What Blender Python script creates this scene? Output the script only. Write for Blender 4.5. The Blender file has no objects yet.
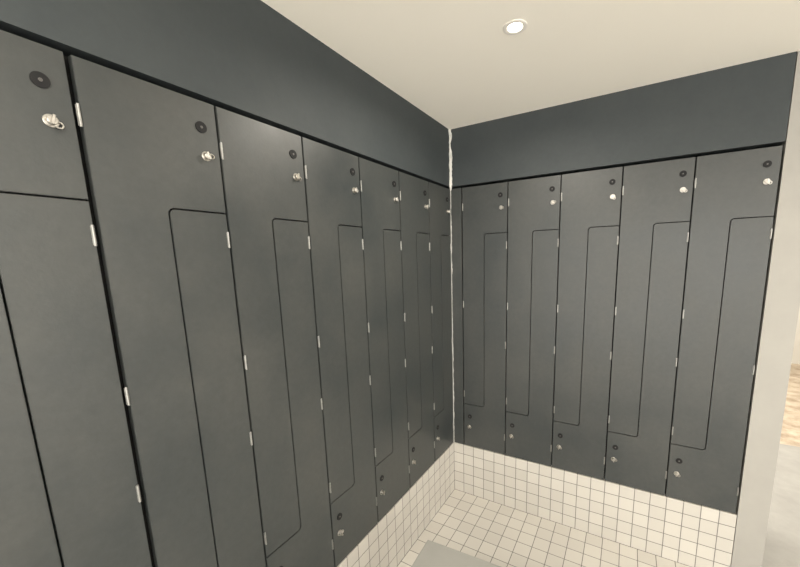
import bpy, bmesh, math, random
from mathutils import Vector, Matrix
random.seed(3)
S=bpy.context.scene
S.view_settings.view_transform='Standard'
S.view_settings.look='None'
COL=bpy.context.collection

# ------------------------------------------------------------ materials
def newmat(n):
    m=bpy.data.materials.new(n); m.use_nodes=True
    nt=m.node_tree; return m,nt,nt.nodes['Principled BSDF']
def noise_mat(n,c1,c2,rough=.5,scale=4,bump=.0,bscale=60,spec=.5,metal=0,r2=None,fine=0):
    m,nt,b=newmat(n); N=nt.nodes; L=nt.links
    geo=N.new('ShaderNodeNewGeometry')
    no=N.new('ShaderNodeTexNoise'); no.inputs['Scale'].default_value=scale; no.inputs['Detail'].default_value=7; no.inputs['Roughness'].default_value=.65
    L.new(geo.outputs['Position'],no.inputs['Vector'])
    r=N.new('ShaderNodeValToRGB'); r.color_ramp.elements[0].color=(*c1,1); r.color_ramp.elements[1].color=(*c2,1)
    r.color_ramp.elements[0].position=.3; r.color_ramp.elements[1].position=.7
    L.new(no.outputs['Fac'],r.inputs['Fac'])
    col=r.outputs['Color']
    if fine:
        n3=N.new('ShaderNodeTexNoise'); n3.inputs['Scale'].default_value=45; n3.inputs['Detail'].default_value=5; n3.inputs['Roughness'].default_value=.7
        L.new(geo.outputs['Position'],n3.inputs['Vector'])
        mr3=N.new('ShaderNodeMapRange'); mr3.inputs['From Min'].default_value=.3; mr3.inputs['From Max'].default_value=.7
        mr3.inputs['To Min'].default_value=1-fine; mr3.inputs['To Max'].default_value=1+fine
        L.new(n3.outputs['Fac'],mr3.inputs['Value'])
        vm=N.new('ShaderNodeVectorMath'); vm.operation='SCALE'
        L.new(col,vm.inputs[0]); L.new(mr3.outputs['Result'],vm.inputs['Scale']); col=vm.outputs[0]
    L.new(col,b.inputs['Base Color'])
    b.inputs['Roughness'].default_value=rough; b.inputs['Metallic'].default_value=metal
    b.inputs['Specular IOR Level'].default_value=spec
    if r2:
        mr=N.new('ShaderNodeMapRange'); mr.inputs['From Min'].default_value=.3; mr.inputs['From Max'].default_value=.7
        mr.inputs['To Min'].default_value=rough; mr.inputs['To Max'].default_value=r2
        L.new(no.outputs['Fac'],mr.inputs['Value']); L.new(mr.outputs['Result'],b.inputs['Roughness'])
    if bump:
        n2=N.new('ShaderNodeTexNoise'); n2.inputs['Scale'].default_value=bscale; n2.inputs['Detail'].default_value=4
        L.new(geo.outputs['Position'],n2.inputs['Vector'])
        bp=N.new('ShaderNodeBump'); bp.inputs['Strength'].default_value=bump; bp.inputs['Distance'].default_value=.002
        L.new(n2.outputs['Fac'],bp.inputs['Height']); L.new(bp.outputs['Normal'],b.inputs['Normal'])
    return m
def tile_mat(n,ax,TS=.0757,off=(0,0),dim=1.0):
    m,nt,b=newmat(n); N=nt.nodes; L=nt.links
    geo=N.new('ShaderNodeNewGeometry'); sp=N.new('ShaderNodeSeparateXYZ'); L.new(geo.outputs['Position'],sp.inputs[0])
    cb=N.new('ShaderNodeCombineXYZ')
    for i in (0,1):
        ad=N.new('ShaderNodeMath'); ad.operation='ADD'; ad.inputs[1].default_value=TS*100+off[i]
        L.new(sp.outputs[ax[i]],ad.inputs[0]); L.new(ad.outputs[0],cb.inputs[i])
    br=N.new('ShaderNodeTexBrick'); br.offset=0; br.squash=1
    br.inputs['Scale'].default_value=1; br.inputs['Brick Width'].default_value=TS; br.inputs['Row Height'].default_value=TS
    br.inputs['Mortar Size'].default_value=.0022; br.inputs['Mortar Smooth'].default_value=.3
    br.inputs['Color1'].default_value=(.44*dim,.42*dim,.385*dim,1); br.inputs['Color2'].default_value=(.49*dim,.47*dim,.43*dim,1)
    br.inputs['Mortar'].default_value=(.15,.145,.135,1); br.inputs['Bias'].default_value=0
    L.new(cb.outputs[0],br.inputs['Vector']); L.new(br.outputs['Color'],b.inputs['Base Color'])
    bp=N.new('ShaderNodeBump'); bp.invert=True; bp.inputs['Strength'].default_value=.5; bp.inputs['Distance'].default_value=.002
    L.new(br.outputs['Fac'],bp.inputs['Height']); L.new(bp.outputs['Normal'],b.inputs['Normal'])
    mr=N.new('ShaderNodeMapRange'); mr.inputs['To Min'].default_value=.35; mr.inputs['To Max'].default_value=.9
    L.new(br.outputs['Fac'],mr.inputs['Value']); L.new(mr.outputs['Result'],b.inputs['Roughness'])
    return m
M_door=noise_mat('charcoal_laminate',(.028,.033,.034),(.050,.052,.049),.34,2.6,.10,140,.5,r2=.50,fine=.10)
M_bulk=noise_mat('slate_paint',(.034,.041,.044),(.043,.050,.052),.62,5,.12,90,.35,fine=.05)
M_body=noise_mat('black_carcass',(.004,.004,.004),(.008,.008,.008),.8,5,spec=.1)
M_ceil=noise_mat('ceiling_paint',(.94,.905,.825),(.95,.915,.84),.9,2,.05,60,.2)
M_wall=noise_mat('cream_paint',(.29,.28,.26),(.325,.315,.29),.8,3,.08,80,.3)
M_far=noise_mat('pale_corridor_paint',(.46,.44,.40),(.50,.48,.44),.8,3,.08,80,.3)
M_hinge=noise_mat('steel_hinge',(.25,.25,.24),(.36,.36,.34),.42,60,metal=.75)
M_chrome=noise_mat('chrome_lock',(.40,.385,.36),(.56,.54,.50),.28,80,metal=1)
M_disc=noise_mat('black_plastic_disc',(.009,.009,.010),(.013,.013,.013),.6,50,spec=.2)
M_discc=noise_mat('grey_disc_centre',(.06,.058,.055),(.09,.085,.08),.5,50)
M_bench=noise_mat('grey_bench_laminate',(.26,.26,.24),(.29,.285,.265),.5,8,.1,120)
M_leg=noise_mat('bench_steel',(.3,.3,.3),(.36,.36,.36),.35,20,metal=1)
M_caulk=noise_mat('pale_filler',(.42,.42,.40),(.68,.67,.64),.8,25)
M_caulk2=noise_mat('grey_filler',(.24,.24,.23),(.40,.40,.38),.8,25)
M_grey=noise_mat('grey_floor_vinyl',(.25,.245,.235),(.31,.305,.29),.7,6,.1,200)
M_marble=noise_mat('stone_floor',(.20,.14,.09),(.52,.45,.36),.5,7)
M_ring=noise_mat('white_light_trim',(.80,.77,.72),(.84,.81,.76),.6,10)
m,nt,b=newmat('lamp_glass'); b.inputs['Emission Color'].default_value=(1,.93,.80,1); b.inputs['Emission Strength'].default_value=14; b.inputs['Base Color'].default_value=(.9,.9,.85,1)
M_lamp=m
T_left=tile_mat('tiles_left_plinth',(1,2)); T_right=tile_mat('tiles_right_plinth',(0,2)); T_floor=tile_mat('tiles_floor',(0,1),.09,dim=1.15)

# ------------------------------------------------------------ mesh helpers
def addbox(bm,x0,x1,y0,y1,z0,z1):
    r=bmesh.ops.create_cube(bm,size=1)
    for v in r['verts']:
        v.co=Vector(((x0+x1)/2+v.co.x*(x1-x0),(y0+y1)/2+v.co.y*(y1-y0),(z0+z1)/2+v.co.z*(z1-z0)))
    return r['verts']
def addcyl(bm,c,r,d,axis='Y',seg=28,r2=None):
    rot={'Y':Matrix.Rotation(math.pi/2,4,'X'),'Z':Matrix.Identity(4),'X':Matrix.Rotation(math.pi/2,4,'Y')}[axis]
    res=bmesh.ops.create_cone(bm,cap_ends=True,segments=seg,radius1=r,radius2=r if r2 is None else r2,depth=d,matrix=Matrix.Translation(c)@rot)
    return res['verts']
def mesh_from(bm,n,mats,bevel=None,smooth=False):
    if bevel:
        bmesh.ops.bevel(bm,geom=[e for e in bm.edges if e.is_manifold and e.calc_face_angle(0)>.6],offset=bevel,segments=2,affect='EDGES',profile=.5)
    bmesh.ops.recalc_face_normals(bm,faces=bm.faces)
    me=bpy.data.meshes.new(n); bm.to_mesh(me); bm.free()
    for m in mats: me.materials.append(m)
    if smooth:
        for p in me.polygons: p.use_smooth=True
        try: me.set_sharp_from_angle(angle=.6)
        except Exception: pass
    return me
def obj(n,me,parent=None,loc=(0,0,0),rot=None):
    o=bpy.data.objects.new(n,me); COL.objects.link(o)
    o.location=loc
    if rot: o.rotation_euler=rot
    if parent: o.parent=parent
    return o
def struct(n,x0,x1,y0,y1,z0,z1,mat):
    bm=bmesh.new(); addbox(bm,x0,x1,y0,y1,z0,z1)
    o=obj(n,mesh_from(bm,n,[mat])); o['kind']='structure'; return o

H=2.5; ZT=2.1407; ZB=.3786
A=.2912; WL=.3061; BX=.0804; WR=.2996
XE=BX+5*WR

# ------------------------------------------------------------ shell
struct('ceiling',-.6,5.5,-5,5.1,H,H+.1,M_ceil)
struct('floor',-.6,XE+.004,-5,.6,-.1,0,T_floor)
struct('floor.001',XE+.004,5.5,-5,1.9,-.1,0,M_grey)
struct('floor.002',XE+.004,5.5,1.9,5.1,-.1,0,M_marble)
struct('wall_left',-.6,-.5,-5,.6,0,H,M_bulk)
struct('wall_back',-.5,XE+.12,.5,.6,0,H,M_wall)
struct('wall_left.001',-.5,0,-5,0,ZT+.014,H,M_bulk)
struct('wall_back.001',-.5,XE+.003,0,.5,ZT+.014,H,M_bulk)
struct('wall_right',XE+.006,XE+.12,0,.5,0,H,M_wall)
struct('wall_far',XE+.004,5.5,5.0,5.1,0,H,M_far)
struct('wall_light_block',5.5,5.6,-1.0,5.1,0,H,M_far)  # unseen wall added to shut out world light from this side
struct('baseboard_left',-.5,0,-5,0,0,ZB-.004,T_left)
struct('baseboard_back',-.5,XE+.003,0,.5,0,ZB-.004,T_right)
struct('trim_1',.004,BX-.004,.0,.02,ZB,ZT,M_door)
bm=bmesh.new(); n=160; rows=[]
w1=w2=.006
for i in range(n+1):
    z=ZB+(H-ZB)*i/n
    base=.0055 if z<ZT else .0125
    if abs(z-ZT-.01)<.02: base=.016
    w1=.55*w1+.45*base*(.15+random.random()*1.7); w2=.55*w2+.45*base*(.15+random.random()*1.7)
    rows.append([bm.verts.new((.0008,-w1,z)),bm.verts.new((.003,-.003,z)),bm.verts.new((w2,-.0008,z))])
for i in range(n):
    for j in (0,1):
        f=bm.faces.new((rows[i][j],rows[i][j+1],rows[i+1][j+1],rows[i+1][j]))
        f.material_index=1 if rows[i][0].co.z<ZT-.02 else 0
o=obj('trim_2',mesh_from(bm,'trim_2',[M_caulk,M_caulk2])); o['kind']='structure'

# ------------------------------------------------------------ lockers
ZU=1.845; ZL=.690; R=.013; g=.0020
def arc(cx,cz,r,a0,a1,n=7):
    return [(cx+r*math.cos(math.radians(a0+(a1-a0)*i/n)),cz+r*math.sin(math.radians(a0+(a1-a0)*i/n))) for i in range(n+1)]
def extr(pts,name):
    bm=bmesh.new()
    f=bm.faces.new([bm.verts.new((x,0,z)) for x,z in pts])
    r=bmesh.ops.extrude_face_region(bm,geom=[f])
    for v in r['geom']:
        if isinstance(v,bmesh.types.BMVert): v.co.y=.018
    bmesh.ops.recalc_face_normals(bm,faces=bm.faces)
    fr=[f for f in bm.faces if all(abs(v.co.y)<1e-6 for v in f.verts)]
    bmesh.ops.bevel(bm,geom=list({e for f in fr for e in f.edges}),offset=.0013,segments=2,affect='EDGES')
    return mesh_from(bm,name,[M_door])
def unit_meshes(W,gl):
    m=W*.5; zt=ZT-.002; zb=ZB+.002; e0=gl; e1=W-.003
    up=[(e0,zt),(e0,ZL+g)]
    up+=arc(m-g-R,ZL+g+R,R,-90,0)
    up+=list(reversed(arc(m-g+R+2*g,ZU+g-R-2*g,R+2*g,90,180)))
    up+=[(e1,ZU+g),(e1,zt)]
    lo=[(e1,zb),(e1,ZU-g)]
    lo+=arc(m+g+R,ZU-g-R,R,90,180)
    lo+=list(reversed(arc(m+g-R-2*g,ZL-g+R+2*g,R+2*g,-90,0)))
    lo+=[(e0,ZL-g),(e0,zb)]
    bm=bmesh.new(); t=.012
    addbox(bm,.001,.001+t,.021,.48,ZB,ZT); addbox(bm,W-.001-t,W-.001,.021,.48,ZB,ZT)
    addbox(bm,.001+t,W-.001-t,.021,.48,ZB,ZB+t); addbox(bm,.001+t,W-.001-t,.021,.48,ZT-t,ZT)
    addbox(bm,.001+t,W-.001-t,.47,.48,ZB+t,ZT-t)
    addbox(bm,m-.006,m+.006,.021,.47,ZL,ZU); addbox(bm,m,W-.001-t,.021,.47,ZU-.006,ZU+.006); addbox(bm,.001+t,m,.021,.47,ZL-.006,ZL+.006)
    body=mesh_from(bm,'body',[M_body])
    return extr(up,'door_u'),extr(lo,'door_l'),body
# hinge: knuckle barrel with narrow leaf
bm=bmesh.new(); addcyl(bm,(0,-.002,0),.0026,.046,'Z',14)
addbox(bm,-.0034,.0034,-.0008,.002,-.021,.021)
for dz in (-.008,.008): addcyl(bm,(0,-.002,dz),.0030,.0012,'Z',14)
ME_h=mesh_from(bm,'hinge',[M_hinge],smooth=True)
# number disc: black dish with a small lighter centre
bm=bmesh.new(); addcyl(bm,(0,-.0015,0),.0145,.003,'Y',36)
for f in bm.faces: f.material_index=0
vs=addcyl(bm,(0,-.0036,0),.0034,.0012,'Y',20)
for v in vs:
    for f in v.link_faces: f.material_index=1
ME_d=mesh_from(bm,'disc',[M_disc,M_discc])
# cam lock: flange, barrel, key bar, turned hasp loop
bm=bmesh.new()
addcyl(bm,(0,-.0015,0),.0125,.003,'Y',32)
addcyl(bm,(0,-.007,0),.0092,.010,'Y',28,.0085)
addbox(bm,-.0025,.0025,-.018,-.011,-.010,.010)
bmesh.ops.bevel(bm,geom=[e for e in bm.edges if e.calc_face_angle(0)>1],offset=.0007,segments=1,affect='EDGES')
seg=16
ring=[]
for i in range(seg):
    a=2*math.pi*i/seg; c=Vector((.011+.006*math.cos(a),-.006,-.004+.006*math.sin(a)))
    rr=[]
    for j in range(6):
        b_=2*math.pi*j/6; d=Vector((math.cos(a),0,math.sin(a)))
        rr.append(bm.verts.new(c+d*.002*math.cos(b_)+Vector((0,.0028*math.sin(b_),0))))
    ring.append(rr)
for i in range(seg):
    for j in range(6):
        bm.faces.new((ring[i][j],ring[(i+1)%seg][j],ring[(i+1)%seg][(j+1)%6],ring[i][(j+1)%6]))
ME_l=mesh_from(bm,'lock',[M_chrome],smooth=True)

def locker(loc,rotz,W,ms,lab,gl=.003):
    E=obj('locker',None); E.empty_display_size=.1; E.location=(loc[0],loc[1],ZB); E.rotation_euler=(0,0,rotz)
    E['label']=lab; E['category']='locker'; E['group']='tall lockers along the changing room walls'
    oz=(0,0,-ZB)
    obj('body',ms[2],E,oz)
    du=obj('door',ms[0],E,oz); dl=obj('door',ms[1],E,oz)
    for z in (2.020,1.392,.765): obj('hinge',ME_h,du,(.0052,0,z))
    for z in (1.770,1.140,.505): obj('hinge',ME_h,dl,(W-.0052,0,z))
    def rnd(): return (0,random.uniform(-.5,.5),0)
    q=obj('number_disc',ME_d,du,(W-.046,0,2.069)); q['label']='round black disc'
    q=obj('lock',ME_l,du,(W-.041,0,1.995),rnd()); q['label']='chrome cam lock'
    q=obj('number_disc',ME_d,dl,(.046,0,.602)); q['label']='round black disc'
    q=obj('lock',ME_l,dl,(.040,0,.527),rnd()); q['label']='chrome cam lock'
    return E
mL=unit_meshes(WL,.003); mLw=unit_meshes(WL,.009); mR=unit_meshes(WR,.003); wl=A-.006; mLast=unit_meshes(wl,.003)
for k in range(-2,5):
    y=-(A+(5-k)*WL)
    locker((0,y,0),math.pi/2,WL,mLw if k==0 else mL,"tall charcoal locker with interlocking L-shaped doors, on the long wall")
locker((0,-A,0),math.pi/2,wl,mLast,"tall charcoal locker with interlocking doors, tight against the corner")
for k in range(5):
    lab="tall charcoal locker with interlocking L-shaped doors, on the short wall"
    if k==4: lab="tall charcoal locker with interlocking doors, beside the cream pillar"
    locker((BX+k*WR,0,0),0,WR,mR,lab)

# ------------------------------------------------------------ bench
bx0,bx1,by0,by1,bz=.315,1.0,-3.0,-.945,.45
E=obj('bench',None,loc=(bx0,by1,0)); E['label']='low bench with smooth grey top on the tiled floor'; E['category']='bench'
E.rotation_euler=(0,0,math.radians(3.2))
bm=bmesh.new(); addbox(bm,0,bx1-bx0,by0-by1,0,bz-.035,bz)
obj('bench_top',mesh_from(bm,'bench_top',[M_bench],bevel=.004),E)
for lx in (.08,bx1-bx0-.12):
    for ly in (-.12,by0-by1+.08):
        bm=bmesh.new(); addbox(bm,lx,lx+.04,ly,ly+.04,.006,bz-.035); addbox(bm,lx-.01,lx+.05,ly-.01,ly+.05,0,.006)
        obj('leg',mesh_from(bm,'leg',[M_leg],bevel=.002),E)

# ------------------------------------------------------------ downlights
def ringmesh(prof,n,mat,seg=40):
    bm=bmesh.new(); rows=[]
    for i in range(seg):
        a=2*math.pi*i/seg
        rows.append([bm.verts.new((r*math.cos(a),r*math.sin(a),z)) for r,z in prof])
    for i in range(seg):
        for j in range(len(prof)-1):
            bm.faces.new((rows[i][j],rows[i][j+1],rows[(i+1)%seg][j+1],rows[(i+1)%seg][j]))
    return mesh_from(bm,n,[mat],smooth=True)
ME_ring=ringmesh([(.042,0),(.042,-.002),(.039,-.003),(.030,-.003),(.025,-.001),(.025,0)],'trim_ring',M_ring)
bm=bmesh.new(); addcyl(bm,(0,0,-.0012),.0248,.002,'Z',36); ME_lens=mesh_from(bm,'lens',[M_lamp])
for i,(x,y) in enumerate([(.635,-.779),(.635,-2.3),(.635,-3.8),(2.4,-1.2),(2.4,-3.2),(2.6,1.6),(2.6,3.4)]):  # first is in view; the rest are unseen lamps added to light the room
    E=obj('downlight',None,loc=(x,y,H)); E['label']='small round white recessed downlight in the ceiling, lit'; E['category']='ceiling light'; E['group']='ceiling downlights'
    obj('trim_ring',ME_ring,E); obj('lens',ME_lens,E)
    ld=bpy.data.lights.new('downlight_lamp','AREA'); ld.shape='DISK'; ld.size=.06; ld.energy=14; ld.color=(1,.93,.82)
    ld.spread=math.radians(165)
    lo=bpy.data.objects.new('downlight_lamp',ld); COL.objects.link(lo); lo.location=(0,0,-.008); lo.parent=E

w=bpy.data.worlds.new('w'); S.world=w; w.use_nodes=True
w.node_tree.nodes['Background'].inputs['Color'].default_value=(1,.95,.865,1)
w.node_tree.nodes['Background'].inputs['Strength'].default_value=5.6

# ------------------------------------------------------------ camera
cd=bpy.data.cameras.new('camera'); cd.sensor_width=36; cd.lens=352.268/800*36
cd.shift_x=-25.56/800; cd.shift_y=32.8/800; cd.clip_start=.01
c=obj('camera',cd,loc=(1.0328,-2.1569,1.7)); c.rotation_euler=(1.4089,.0262,.5186)
S.camera=c
